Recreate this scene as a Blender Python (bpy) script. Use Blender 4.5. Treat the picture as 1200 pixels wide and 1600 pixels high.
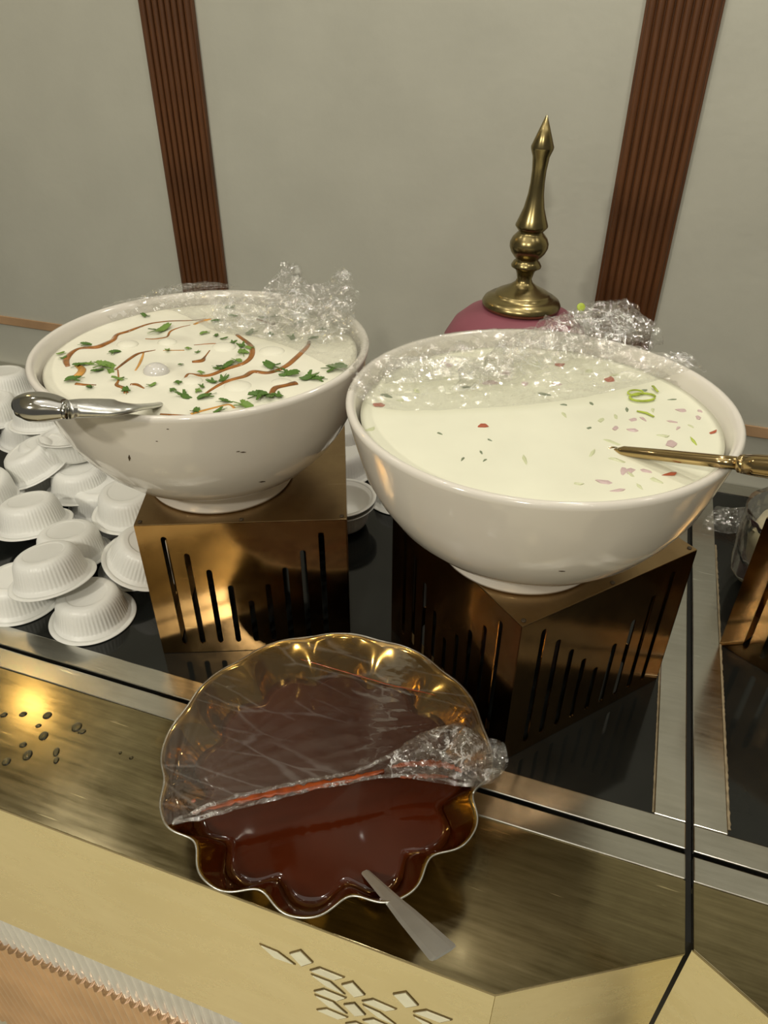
import bpy, bmesh, math, random
from mathutils import Vector, Matrix, noise
S = bpy.context.scene
for o in list(bpy.data.objects): bpy.data.objects.remove(o)
col = S.collection
PI = math.pi
# ------------------------------------------------------------------ camera (calibrated; units metres, counter top z=0)
FPX = 1129.0
pit = math.atan(FPX/1636.0); yaw = math.radians(19.1); rol = math.atan(8/1636.0)
CAM = Vector((0, 0, .7))
hd = Vector((-math.sin(yaw), math.cos(yaw), 0)); r0 = Vector((math.cos(yaw), math.sin(yaw), 0)); zz = Vector((0, 0, 1))
FW = hd*math.cos(pit)-zz*math.sin(pit); u0 = hd*math.sin(pit)+zz*math.cos(pit)
RT = r0*math.cos(rol)+u0*math.sin(rol); UP = u0*math.cos(rol)-r0*math.sin(rol)
cd = bpy.data.cameras.new('camera'); cam = bpy.data.objects.new('camera', cd); col.objects.link(cam)
cd.sensor_fit = 'VERTICAL'; cd.sensor_height = 24; cd.lens = 24*FPX/1600; cd.clip_start = .01
cam.matrix_world = Matrix(((RT.x, UP.x, -FW.x, CAM.x), (RT.y, UP.y, -FW.y, CAM.y), (RT.z, UP.z, -FW.z, CAM.z), (0, 0, 0, 1)))
S.camera = cam
# ------------------------------------------------------------------ world, exposure, lamps
S.view_settings.view_transform = 'Standard'; S.view_settings.look = 'None'
S.view_settings.gamma = 1; S.view_settings.use_curve_mapping = False
S.view_settings.exposure = -0.74
S.cycles.transparent_max_bounces = 24
W = bpy.data.worlds.new('World'); S.world = W; W.use_nodes = True
W.node_tree.nodes['Background'].inputs[0].default_value = (.92, .86, .72, 1)
W.node_tree.nodes['Background'].inputs[1].default_value = .22
def area(name, loc, size, power, color=(1, .93, .80), aim=None, spread=None, shape='DISK'):
    l = bpy.data.lights.new(name, 'AREA'); l.shape = shape; l.size = size; l.energy = power; l.color = color
    if spread: l.spread = math.radians(spread)
    o = bpy.data.objects.new(name, l); col.objects.link(o); o.location = loc
    d = Vector(aim if aim else (loc[0], loc[1], loc[2]-1))-Vector(loc)
    o.rotation_euler = d.to_track_quat('-Z', 'Y').to_euler(); return o
area('pendant_light', (.02, 1.10, 1.18), .06, 3.0, (1, .94, .82), aim=(-.05, .62, .3))
for _i, (_x, _y) in enumerate([(-1.5, .9), (-.85, .35), (-.2, .75), (.5, .3), (1.1, .8), (-1.2, -.3), (-.45, -.45), (.3, -.5), (1.0, -.4)]):
    area('added_light', (_x, _y, 1.90), .07, 3.1 if _y > 0 else .9, (1, .94, .83))  # unseen small lamps, added as a grid so the film sparkles
area('added_light', (.1, -1.5, 1.9), .2, 42, (1, .94, .80), aim=(-.1, -1.0, -.9))  # unseen lamp added to brighten the floor mirrored in the brass front
area('added_light', (-1.3, -1.4, 1.9), .2, 42, (1, .94, .80), aim=(-.8, -.9, -.9))  # second added floor lamp, also for the brass reflection
area('warm_spot', (-1.672, 1.166, 1.25), .07, .8, (1, .66, .24), aim=(-.6, .42, 0))
area('soft_fill', (-.4, .3, 1.88), 1.3, 6, (1, .96, .88))  # unseen broad lamp added overhead for soft ambient fill
# ------------------------------------------------------------------ pixel -> plane (used only to take real positions)
def ray(x, y): return FW+RT*((x-600)/FPX)+UP*((800-y)/FPX)
def oz(x, y, z):
    d = ray(x, y); return CAM+d*((z-CAM.z)/d.z)
def oy(x, y, Y):
    d = ray(x, y); return CAM+d*((Y-CAM.y)/d.y)
# ------------------------------------------------------------------ materials
def nt(name):
    m = bpy.data.materials.new(name); m.use_nodes = True
    t = m.node_tree; return m, t, t.nodes['Principled BSDF']
def N(t, typ, **kw):
    n = t.nodes.new(typ)
    for k, v in kw.items():
        if k in n.inputs: n.inputs[k].default_value = v
        else: setattr(n, k, v)
    return n
def coords(t, scale=(1, 1, 1), rot=(0, 0, 0), out='Object'):
    c = t.nodes.new('ShaderNodeTexCoord'); mp = t.nodes.new('ShaderNodeMapping')
    mp.inputs['Scale'].default_value = scale; mp.inputs['Rotation'].default_value = rot
    t.links.new(c.outputs[out], mp.inputs['Vector']); return mp.outputs[0]
def ramp(t, src, stops):
    r = t.nodes.new('ShaderNodeValToRGB'); e = r.color_ramp.elements
    while len(e) < len(stops): e.new(.5)
    for i, (p, c) in enumerate(stops):
        e[i].position = p; e[i].color = (*c, 1) if len(c) == 3 else c
    t.links.new(src, r.inputs[0]); return r.outputs[0]
def plain(name, c, rough=.5, metal=0, coat=0, trans=0, ior=1.45, sss=0, noise_amt=0, nscale=20, bump=0, bscale=60, spec=.5):
    m, t, b = nt(name)
    b.inputs['Base Color'].default_value = (*c, 1); b.inputs['Roughness'].default_value = rough
    b.inputs['Metallic'].default_value = metal; b.inputs['Coat Weight'].default_value = coat
    b.inputs['Coat Roughness'].default_value = .05
    b.inputs['Transmission Weight'].default_value = trans; b.inputs['IOR'].default_value = ior
    b.inputs['Specular IOR Level'].default_value = spec
    if sss: b.inputs['Subsurface Weight'].default_value = sss; b.inputs['Subsurface Scale'].default_value = .01
    v = coords(t)
    if noise_amt:
        n = N(t, 'ShaderNodeTexNoise', Scale=nscale, Detail=6.0); t.links.new(v, n.inputs['Vector'])
        lo = tuple(max(0, x*(1-noise_amt)) for x in c); hi = tuple(min(1, x*(1+noise_amt)) for x in c)
        t.links.new(ramp(t, n.outputs['Fac'], [(.3, lo), (.7, hi)]), b.inputs['Base Color'])
    if bump:
        n2 = N(t, 'ShaderNodeTexNoise', Scale=bscale, Detail=5.0); t.links.new(v, n2.inputs['Vector'])
        bp = N(t, 'ShaderNodeBump', Strength=bump, Distance=.002); t.links.new(n2.outputs['Fac'], bp.inputs['Height'])
        t.links.new(bp.outputs[0], b.inputs['Normal'])
    return m
def brushed(name, c1, c2, rough=(.12, .35), scale=(3, 60, 60), bump=.05, stain=.0, metal=1.0, sc=(.9, .9, .85)):
    """metal sheet: brushed grain, smudges and a few fine scratches"""
    m, t, b = nt(name)
    b.inputs['Metallic'].default_value = metal
    v = coords(t, scale)
    n = N(t, 'ShaderNodeTexNoise', Scale=6.0, Detail=8.0, Roughness=.7); t.links.new(v, n.inputs['Vector'])
    v2 = coords(t, (1, 1, 1)); n2 = N(t, 'ShaderNodeTexNoise', Scale=5.0, Detail=6.0, Roughness=.6, Distortion=.6); t.links.new(v2, n2.inputs['Vector'])
    ad = N(t, 'ShaderNodeMix', data_type='FLOAT'); ad.inputs[0].default_value = .55
    t.links.new(n.outputs['Fac'], ad.inputs[2]); t.links.new(n2.outputs['Fac'], ad.inputs[3])
    base = ramp(t, ad.outputs[0], [(.36, c1), (.64, c2)])
    # scratches
    vs = coords(t, (1.2, 22, 22), (0, 0, .35)); ns = N(t, 'ShaderNodeTexNoise', Scale=9.0, Detail=3.0); t.links.new(vs, ns.inputs['Vector'])
    sm = ramp(t, ns.outputs['Fac'], [(.70, (0, 0, 0)), (.74, (1, 1, 1))])
    mx = N(t, 'ShaderNodeMix', data_type='RGBA'); t.links.new(sm, mx.inputs[0]); t.links.new(base, mx.inputs[6]); mx.inputs[7].default_value = (*sc, 1)
    t.links.new(mx.outputs[2], b.inputs['Base Color'])
    mr = N(t, 'ShaderNodeMapRange'); mr.inputs[1].default_value = .3; mr.inputs[2].default_value = .7
    mr.inputs[3].default_value = rough[0]; mr.inputs[4].default_value = rough[1]
    t.links.new(ad.outputs[0], mr.inputs[0]); t.links.new(mr.outputs[0], b.inputs['Roughness'])
    bp = N(t, 'ShaderNodeBump', Strength=bump, Distance=.001); t.links.new(ad.outputs[0], bp.inputs['Height']); t.links.new(bp.outputs[0], b.inputs['Normal'])
    return m
def film_mat(name, base=.10, edge=.75, rough=.06, haze=.05, bscale=45, bstr=.6, stretch=(1, 1, 1), tint=(1, 1, 1), facet=.5, fscale=160, crease_glint=.5):
    """thin clear film: transparent sheet + glossy facets with fold creases whitened to paint in glints"""
    m = bpy.data.materials.new(name); m.use_nodes = True; t = m.node_tree; t.nodes.clear(); L = t.links.new
    out = t.nodes.new('ShaderNodeOutputMaterial')
    tr = N(t, 'ShaderNodeBsdfTransparent', Color=(.97*tint[0], .97*tint[1], .96*tint[2], 1))
    gl = N(t, 'ShaderNodeBsdfGlossy', Color=(1, 1, 1, 1), Roughness=rough); df = N(t, 'ShaderNodeBsdfTranslucent', Color=(.9, .9, .88, 1))
    d2 = N(t, 'ShaderNodeBsdfDiffuse', Color=(.9, .9, .88, 1))
    v = coords(t, stretch)
    nz = N(t, 'ShaderNodeTexNoise', Scale=bscale, Detail=5.0, Roughness=.6, Distortion=1.2); L(v, nz.inputs['Vector'])
    w = N(t, 'ShaderNodeVectorMath', operation='MULTIPLY_ADD'); L(nz.outputs['Color'], w.inputs[0]); w.inputs[1].default_value = (.03, .03, .03); L(v, w.inputs[2])
    bp = N(t, 'ShaderNodeBump', Strength=bstr, Distance=.004); L(nz.outputs['Fac'], bp.inputs['Height'])
    # facets: each small crumple cell leans its own way
    vf = N(t, 'ShaderNodeTexVoronoi', Scale=fscale); L(w.outputs[0], vf.inputs['Vector'])
    sb_ = N(t, 'ShaderNodeVectorMath', operation='SUBTRACT'); L(vf.outputs['Color'], sb_.inputs[0]); sb_.inputs[1].default_value = (.5, .5, .5)
    ml = N(t, 'ShaderNodeVectorMath', operation='MULTIPLY_ADD'); L(sb_.outputs[0], ml.inputs[0]); ml.inputs[1].default_value = (facet*2,)*3; L(bp.outputs[0], ml.inputs[2])
    nm = N(t, 'ShaderNodeVectorMath', operation='NORMALIZE'); L(ml.outputs[0], nm.inputs[0]); L(nm.outputs[0], gl.inputs['Normal'])
    # creases: pale fold lines, with sparkle painted into their white
    vo = N(t, 'ShaderNodeTexVoronoi', feature='DISTANCE_TO_EDGE', Scale=bscale*1.1); L(w.outputs[0], vo.inputs['Vector'])
    cr = ramp(t, vo.outputs[0], [(.0, (1, 1, 1)), (.045, (0, 0, 0))])
    n3 = N(t, 'ShaderNodeTexNoise', Scale=bscale*.5, Detail=4.0); L(v, n3.inputs['Vector'])
    mk = ramp(t, n3.outputs['Fac'], [(.47, (0, 0, 0)), (.6, (1, 1, 1))])
    cm = N(t, 'ShaderNodeMath', operation='MULTIPLY'); L(cr, cm.inputs[0]); L(mk, cm.inputs[1])
    cs = N(t, 'ShaderNodeMath', operation='MULTIPLY_ADD'); L(cm.outputs[0], cs.inputs[0]); cs.inputs[1].default_value = crease_glint; cs.inputs[2].default_value = haze
    lw = N(t, 'ShaderNodeLayerWeight', Blend=.3); L(bp.outputs[0], lw.inputs['Normal'])
    mr = N(t, 'ShaderNodeMapRange'); L(lw.outputs['Facing'], mr.inputs[0])
    mr.inputs[3].default_value = base; mr.inputs[4].default_value = edge
    mh = N(t, 'ShaderNodeMixShader'); mh.inputs[0].default_value = .6; L(df.outputs[0], mh.inputs[1]); L(d2.outputs[0], mh.inputs[2])
    m1 = N(t, 'ShaderNodeMixShader'); L(cs.outputs[0], m1.inputs[0]); L(tr.outputs[0], m1.inputs[1]); L(mh.outputs[0], m1.inputs[2])
    m2 = N(t, 'ShaderNodeMixShader'); L(mr.outputs[0], m2.inputs[0]); L(m1.outputs[0], m2.inputs[1]); L(gl.outputs[0], m2.inputs[2])
    L(m2.outputs[0], out.inputs[0]); return m
M = {}
M['wall'] = plain('wall_plaster', (.50, .495, .42), .75, noise_amt=.04, nscale=9, bump=.22, bscale=75)
M['wood'] = plain('wood', (.10, .036, .010), .45, noise_amt=.35, nscale=8, coat=.15)
t = M['wood'].node_tree
for n in t.nodes:
    if n.type == 'MAPPING': n.inputs['Scale'].default_value = (14, 14, 1.2)
M['tan'] = plain('tan_wood', (.46, .29, .16), .45, noise_amt=.15, nscale=12)
M['ceiling'] = plain('ceiling_paint', (.75, .73, .66), .8, noise_amt=.03)
M['floor'] = plain('floor_tile', (.74, .68, .50), .6, noise_amt=.06, nscale=3)
M['glass'] = plain('black_glass', (.011, .012, .011), .09, noise_amt=.5, nscale=6, bump=.02, bscale=8)
M['steel'] = brushed('brushed_steel', (.50, .49, .45), (.66, .65, .60), (.14, .30), (3, 30, 30), .02)
M['bronze'] = brushed('bronze_sheet', (.20, .165, .09), (.42, .36, .215), (.08, .24), (1.6, 24, 24), .03, sc=(.75, .65, .4))
M['bronze_riser'] = brushed('bronze_mirror', (.36, .215, .085), (.50, .31, .13), (.09, .20), (6, 6, 6), .02, sc=(.6, .42, .2))
M['riser_top'] = brushed('bronze_top', (.30, .20, .10), (.40, .28, .14), (.28, .38), (5, 5, 5), .03, sc=(.45, .33, .2))
M['brass'] = brushed('brass_sheet', (.80, .72, .45), (.90, .83, .57), (.2, .36), (2, 7, 7), .006, sc=(.85, .77, .5))
M['cutout_glow'] = plain('glow_cutout', (.95, .92, .72), .4, noise_amt=.08, nscale=40)  # glow of the backlit cutouts put into a pale cream colour
M['darkedge'] = plain('dark_edge', (.16, .11, .04), .5, noise_amt=.3)
M['flute'] = plain('silver_fluted', (.78, .78, .76), .22, metal=.15, noise_amt=.06, coat=.5)
M['copper'] = plain('copper_fluted', (.68, .46, .30), .15, metal=.9, noise_amt=.15, nscale=10)
M['black'] = plain('black_void', (.006, .006, .005), .5, noise_amt=.3)
M['seal'] = plain('old_sealant', (.30, .24, .15), .8, noise_amt=.3, nscale=80)
M['melamine'] = plain('ivory_melamine', (.74, .70, .63), .14, coat=.4, noise_amt=.03, nscale=6)
M['chip'] = plain('dark_chip', (.06, .04, .02), .6, noise_amt=.3)
M['cream'] = plain('cream_sauce', (.86, .84, .70), .22, sss=.0, noise_amt=.03, nscale=25, bump=.25, bscale=30, coat=.25)
M['raita'] = plain('yoghurt', (.83, .83, .67), .25, noise_amt=.03, nscale=14, bump=.10, bscale=22, coat=.2)
M['dump'] = plain('dumpling', (.66, .64, .60), .15, noise_amt=.05, nscale=30, coat=.5)
M['tamarind'] = plain('tamarind', (.30, .11, .018), .15, noise_amt=.5, nscale=60, coat=.6)
M['amber'] = plain('amber_drizzle', (.62, .30, .06), .2, noise_amt=.3, nscale=60, coat=.4)
M['herb'] = plain('coriander', (.075, .16, .022), .45, noise_amt=.5, nscale=120)
M['herb2'] = plain('coriander_light', (.16, .27, .05), .45, noise_amt=.4, nscale=120)
M['tomato'] = plain('tomato', (.42, .10, .05), .25, noise_amt=.3, nscale=100, coat=.3)
M['onion'] = plain('red_onion', (.58, .44, .43), .35, noise_amt=.3, nscale=100)
M['cuke'] = plain('cucumber', (.60, .63, .40), .35, noise_amt=.25, nscale=100)
M['cukedark'] = plain('cucumber_skin', (.20, .24, .15), .35, noise_amt=.3, nscale=100)
M['lime'] = plain('spring_onion', (.42, .52, .06), .35, noise_amt=.25, nscale=100)
M['sauce'] = plain('red_sauce', (.052, .009, .0025), .05, noise_amt=.25, nscale=8, bump=.01, bscale=10, coat=.2)
M['splash'] = plain('sauce_smear', (.27, .048, .007), .2, noise_amt=.5, nscale=70, coat=.4)
M['bowlmetal'] = brushed('amber_bronze', (.33, .20, .05), (.50, .32, .09), (.07, .16), (5, 5, 5), .02, sc=(.7, .5, .2))
M['silver'] = plain('polished_steel', (.50, .49, .46), .12, metal=1, noise_amt=.1, nscale=30)
M['satin'] = brushed('satin_steel', (.56, .56, .53), (.70, .70, .67), (.26, .36), (30, 30, 30), .02)
M['spoonmetal'] = plain('worn_steel', (.60, .60, .56), .42, metal=.8, noise_amt=.06, nscale=40)
M['gold'] = plain('gilt_steel', (.42, .31, .15), .16, metal=1, noise_amt=.15, nscale=20)
M['brassorn'] = plain('aged_brass', (.30, .24, .11), .26, metal=1, noise_amt=.25, nscale=25)
M['maroon'] = plain('maroon_clay', (.24, .07, .095), .5, noise_amt=.12, nscale=10)
M['cup'] = plain('white_plastic', (.83, .83, .79), .33, noise_amt=.015, nscale=20, sss=.0)
M['clear'] = plain('clear_glass', (.95, .98, .96), .03, trans=1, ior=1.45)
M['salad'] = plain('pale_salad', (.85, .76, .52), .4, noise_amt=.12, nscale=50)
M['film'] = film_mat('cling_film', .07, .5, .05, .03, 38, .5, facet=.30, fscale=110, crease_glint=.35)
M['film_taut'] = film_mat('cling_film_taut', .08, .55, .02, .015, 9, .05, (1, 4, 1), (1, .98, .95), facet=.012, fscale=60, crease_glint=.12)
M['film_crush'] = film_mat('cling_film_crushed', .09, .45, .06, .02, 45, .6, facet=.5, fscale=170, crease_glint=.75)
# ------------------------------------------------------------------ helpers
def tag(o, label=None, cat=None, group=None, kind=None):
    if label: o['label'] = label
    if cat: o['category'] = cat
    if group: o['group'] = group
    if kind: o['kind'] = kind
    return o
def empty(name, loc=(0, 0, 0), rz=0, label=None, cat=None, group=None, kind=None):
    o = bpy.data.objects.new(name, None); col.objects.link(o); o.location = loc; o.rotation_euler = (0, 0, rz)
    o.empty_display_size = .02
    return tag(o, label, cat, group, kind)
def link(name, me, mat, parent=None, loc=None):
    if mat and not me.materials: me.materials.append(M[mat])
    o = bpy.data.objects.new(name, me); col.objects.link(o)
    if parent: o.parent = parent
    if loc is not None: o.location = loc
    return o
def mesh(name, verts, faces, smooth=True):
    me = bpy.data.meshes.new(name); me.from_pydata([tuple(v) for v in verts], [], faces); me.update()
    if smooth: me.polygons.foreach_set('use_smooth', [True]*len(me.polygons))
    return me
def fromb(name, bm, smooth=False):
    bmesh.ops.recalc_face_normals(bm, faces=bm.faces[:])
    me = bpy.data.meshes.new(name); bm.to_mesh(me); bm.free()
    if smooth: me.polygons.foreach_set('use_smooth', [True]*len(me.polygons))
    return me
def prism(poly, z0, z1, bevel=0, name='prism'):
    bm = bmesh.new(); vs = [bm.verts.new((x, y, z0)) for x, y in poly]; f = bm.faces.new(vs)
    r = bmesh.ops.extrude_face_region(bm, geom=[f]); bmesh.ops.translate(bm, vec=(0, 0, z1-z0), verts=[v for v in r['geom'] if isinstance(v, bmesh.types.BMVert)])
    if bevel: bmesh.ops.bevel(bm, geom=bm.edges[:], offset=bevel, segments=2, affect='EDGES', profile=.5)
    return fromb(name, bm)
def box(x0, x1, y0, y1, z0, z1, bevel=0): return prism([(x0, y0), (x1, y0), (x1, y1), (x0, y1)], z0, z1, bevel)
def lathe(prof, seg=96, rfun=None, name='lathe', close=False):
    vs = []; fs = []
    for i, (r, z) in enumerate(prof):
        for k in range(seg):
            a = 2*PI*k/seg; rr = r*(rfun(a, i) if rfun else 1); vs.append((rr*math.cos(a), rr*math.sin(a), z))
    for i in range(len(prof)-1):
        for k in range(seg):
            k2 = (k+1) % seg; fs.append((i*seg+k, i*seg+k2, (i+1)*seg+k2, (i+1)*seg+k))
    if prof[0][0] < .0015 or close: fs.append(tuple(range(seg))[::-1])
    if prof[-1][0] < .0015 or close: fs.append(tuple(range((len(prof)-1)*seg, len(prof)*seg)))
    return mesh(name, vs, fs)
def tube(path, rad, seg=10, flat=1.0, name='tube', nz=0):
    """path list of Vector; rad list of (rx, ry) or radius; flat squashes vertically"""
    vs = []; fs = []; n = len(path)
    for i, p in enumerate(path):
        p = Vector(p); a = Vector(path[max(0, i-1)]); b = Vector(path[min(n-1, i+1)]); d = (b-a).normalized()
        s = d.cross(Vector((0, 0, 1)))
        s = s.normalized() if s.length > 1e-4 else Vector((1, 0, 0)); u = s.cross(d).normalized()
        r = rad[i] if isinstance(rad, (list, tuple)) else rad
        rx, ry = r if isinstance(r, (list, tuple)) else (r, r*flat)
        for k in range(seg):
            an = 2*PI*k/seg; q = p+s*rx*math.cos(an)+u*ry*math.sin(an)
            if nz: q += noise.noise_vector(q*90)*nz
            vs.append(q)
    for i in range(n-1):
        for k in range(seg):
            k2 = (k+1) % seg; fs.append((i*seg+k, i*seg+k2, (i+1)*seg+k2, (i+1)*seg+k))
    fs.append(tuple(range(seg))[::-1]); fs.append(tuple(range((n-1)*seg, n*seg)))
    return mesh(name, vs, fs)
def smoothpath(pts, n=6):
    P = [Vector(p) for p in pts]; out = []
    for i in range(len(P)-1):
        p0 = P[max(0, i-1)]; p1 = P[i]; p2 = P[i+1]; p3 = P[min(len(P)-1, i+2)]
        for j in range(n):
            s = j/n
            out.append(.5*((2*p1)+(p2-p0)*s+(2*p0-5*p1+4*p2-p3)*s*s+(3*p1-p0-3*p2+p3)*s**3))
    out.append(P[-1]); return out
def ridged(v, oct=4):
    a = 0; f = 1; w = 1
    for _ in range(oct):
        a += w*(1-2*abs(noise.noise(v*f))); f *= 2.1; w *= .55
    return a
# ------------------------------------------------------------------ setting: wall, trims, ceiling, floor
WY = 1.255
def struct(name, me, mat): o = link(name, me, mat); o['kind'] = 'structure'; return o
struct('wall_back', box(-3.2, 2.4, WY, WY+.06, -.85, 1.95), 'wall')
struct('ceiling', box(-3.2, 2.4, -2.6, WY, 1.95, 2.0), 'ceiling')
struct('floor', box(-3.2, 2.4, -2.6, WY+.06, -.9, -.85), 'floor')
def reeded(x0, x1, n=8):
    r = empty('trim_%d' % reeded.k, (x0, WY, 0), kind='structure'); reeded.k += 1
    w = x1-x0
    link('backing_board', box(0, w, -.010, -.0005, .122, 1.94, .0015), 'wood', r)
    rw = (w-.006)/n; pr = []
    for i in range(9):
        a = PI*i/8; pr.append((-math.cos(a)*rw*.46, -math.sin(a)*rw*.42))
    me = prism(pr, .123, 1.94, name='reed'); 
    for k in range(n):
        o = link('reed', me, 'wood', r); o.location = (.003+rw*(k+.5), -.0102, 0)
reeded.k = 1
reeded(-.866, -.764); reeded(-.060, .040)
struct('trim_3', box(-3.2, 2.4, WY-.004, WY-.0004, .100, .120, .001), 'tan')
# ------------------------------------------------------------------ buffet counter modules
def chamfer_panel(p, q, z0, z1, th=.004):
    p = Vector((*p, 0)); q = Vector((*q, 0)); d = (q-p).normalized(); n = Vector((d.y, -d.x, 0))
    a = [(p.x, p.y), (q.x, q.y), (q.x-n.x*th, q.y-n.y*th), (p.x-n.x*th, p.y-n.y*th)]
    return prism(a, z0, z1)
def module(x0, x1, left):
    lab = 'long left buffet counter with black glass top and cream backlit diamond cutouts on its brass front' if left else 'buffet counter section at the right edge, beyond the dark vertical joint'
    c = empty('buffet_counter', (0, 0, 0), label=lab, cat='counter')
    if left: gx0, gx1 = x0+.03, .125
    else: gx0, gx1 = .199, x1-.03
    link('glass_panel', box(gx0-.001, gx1+.001, .520, 1.218, -.012, -.0008), 'glass', c)
    link('front_frame', box(x0, x1, .4895, .5205, -.02, .0012, .0014), 'steel', c)
    link('back_frame', box(x0, x1, 1.218, 1.2535, -.02, .0012, .0014), 'steel', c)
    link('side_frame', box(gx1 if left else x0, x1 if left else gx0, .5207, 1.2178, -.02, .0014, .0012), 'steel', c)
    link('side_frame', box(x0 if left else gx1, gx0 if left else x1, .5207, 1.2178, -.02, .0014, .0012), 'steel', c)
    link('ledge_strip', box(x0, x1, .4565, .4845, -.02, .0012, .0014), 'steel', c)
    link('carcass', box(x0+.004, x1-.004, .30 if False else .46, 1.25, -.80, -.0205), 'black', c)
    if left: poly = [(x0, .295), (.002, .295), (x1, .385), (x1, .4562), (x0, .4562)]
    else: poly = [(x0, .391), (.318, .303), (x1, .303), (x1, .4562), (x0, .4562)]
    link('bronze_ledge', prism(poly, -.004, .0004, .0006), 'bronze', c)
    y = .2965 if left else .3045
    if left: fp = link('front_panel', box(x0, .002, y, y+.004, -.322, -.0045), 'brass', c)
    else: fp = link('front_panel', box(.320, x1, y, y+.004, -.322, -.0045), 'brass', c)
    a, b = ((.0025, .2965), (x1, .3868)) if left else ((x0, .393), (.318, .3045))
    link('chamfer_panel', chamfer_panel(a, b, -.322, -.0045), 'brass', c)
    # fluted lower cladding: silver band over copper panel, built as ribs
    w = .0150
    xs0 = x0 if left else .32; xs1 = .0 if left else x1
    def flutes(nm, mat, yy, za, zb, depth):
        vs = []; fs = []; k = int((xs1-xs0)/w)
        for i in range(k*6+1):
            a = i/6*PI; xx = xs0+i*w/6; d = abs(math.sin(a*1.0))*depth
            vs += [(xx, yy-d, za), (xx, yy-d, zb)]
        for i in range(k*6): fs.append((i*2, i*2+2, i*2+3, i*2+1))
        o = link(nm, mesh(nm, vs, fs), mat, c); return o
    flutes('silver_fluting', 'flute', .3095, -.435, -.316, .0085)
    flutes('copper_fluting', 'copper', .2995, -.80, -.432, .0055)
    vs = []; fs = []; k = int((xs1-xs0)/w)
    for i in range(k*6+1):
        xx = xs0+i*w/6; d = abs(math.sin(i/6*PI))*.0055
        vs += [(xx, .2995-d, -.432), (xx, .3095, -.430)]
    for i in range(k*6): fs.append((i*2, i*2+2, i*2+3, i*2+1))
    link('scalloped_lip', mesh('lip', vs, fs, False), 'copper', c)
    return c, fp
LM, front = module(-2.2, .1575, True)
RM, _ = module(.1645, 1.6, False)
link('joint_gasket', box(.158, .164, .40, 1.25, -.03, -.006), 'black', RM)
link('sealant_line', tube([Vector((.2003+.0006*noise.noise(Vector((0, i*.9, 0))), .528+i*.0035, -.0002)) for i in range(150)], [.0012+.0011*random.Random(i).random() for i in range(150)], 6, .7), 'seal', RM)
link('sealant_line', tube([Vector((.1242, .523+i*.0035, -.0002)) for i in range(150)], [.0007+.0006*random.Random(i+7).random() for i in range(150)], 6, .7), 'seal', LM)
CUTOUTS = [[(257,180),(322,207),(385,254),(310,228)],[(368,213),(408,202),(453,247),(412,260)],[(445,277),(480,267),(570,303),(535,312)],[(450,293),(520,320),(572,365),(505,335)],
[(563,330),(603,320),(648,368),(610,376)],[(460,355),(495,347),(577,380),(545,390)],[(463,370),(530,395),(580,438),(515,412)],[(571,405),(610,400),(650,443),(612,447)],
[(470,425),(505,420),(583,453),(550,459)],[(640,392),(680,385),(765,422),(728,428)],[(643,407),(705,435),(762,478),(700,452)],[(756,366),(803,358),(848,407),(803,415)],
[(833,433),(880,426),(973,462),(932,470)],[(578,476),(615,470),(690,506),(650,512)],[(643,464),(680,458),(760,494),(725,500)],[(833,448),(890,474),(950,520),(890,494)]]
for q in CUTOUTS:
    P = [oy(300+a/2.4, 1400+b/2.4, .2965) for a, b in q]; cx = sum(p.x for p in P)/4; cz = sum(p.z for p in P)/4
    for nm, s, ya, yb, mt in (('cutout_edge', 1.07, .2957, .2964, 'darkedge'), ('glow_cutout', .93, .2950, .2957, 'cutout_glow')):
        bm = bmesh.new(); f1 = [bm.verts.new((cx+(p.x-cx)*s, ya, cz+(p.z-cz)*s)) for p in P]; f2 = [bm.verts.new((cx+(p.x-cx)*s, yb, cz+(p.z-cz)*s)) for p in P]
        bm.faces.new(f1); bm.faces.new(f2[::-1])
        for i in range(4): bm.faces.new((f1[i], f2[i], f2[(i+1) % 4], f1[(i+1) % 4]))
        me = fromb(nm, bm)
        if nm == 'cutout_edge': host = link(nm, me, mt, front)
        else: link(nm, me, mt, front)
DROP = lathe([(.0005, .55), (.45, .5), (.8, .3), (.97, .08), (1.0, 0)][::-1], 20)
for a, b, w, h in [(36,1116,8,5),(74,1118,9,7),(60,1134,6,4),(68,1150,9,8),(43,1180,9,9),(88,1175,6,8),(88,1188,5,6),(10,1190,8,7),(120,1136,10,9),(36,1164,7,5),(6,1117,7,5),(128,1143,8,5),(188,1176,3,3),(205,1184,4,3)]:
    p = oz(a, b, .0005); o = link('water_drop', DROP, 'clear'); o.location = p; o.scale = (w*.0006, h*.0008, .0022); o.rotation_euler = (0, 0, .5)
    tag(o, 'small clear water drop on the bronze ledge at the left edge', 'water', 'water drops on the bronze ledge')
# ------------------------------------------------------------------ slotted bronze risers
RW, RH = .248, .209
def slotted(w, h, th=.0016):
    bm = bmesh.new(); es = []
    def loop(pts):
        v = [bm.verts.new((x, 0, z)) for x, z in pts]
        for i in range(len(v)): es.append(bm.edges.new((v[i], v[(i+1) % len(v)])))
    loop([(0, 0), (w, 0), (w, h), (0, h)])
    for i in range(9):
        cx = w*(.125+.09375*i); top = h*(.42+.50*abs(i-4)/4); bot = h*.075; r = .0036
        pts = [(cx-r*math.cos(PI*k/6), bot+r-r*math.sin(PI*k/6)) for k in range(7)]+[(cx+r*math.cos(PI*k/6), top-r+r*math.sin(PI*k/6)) for k in range(7)]
        loop(pts)
    bmesh.ops.triangle_fill(bm, use_beauty=True, use_dissolve=False, edges=es)
    r = bmesh.ops.extrude_face_region(bm, geom=bm.faces[:]); bmesh.ops.translate(bm, vec=(0, th, 0), verts=[v for v in r['geom'] if isinstance(v, bmesh.types.BMVert)])
    return fromb('side_panel', bm)
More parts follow.
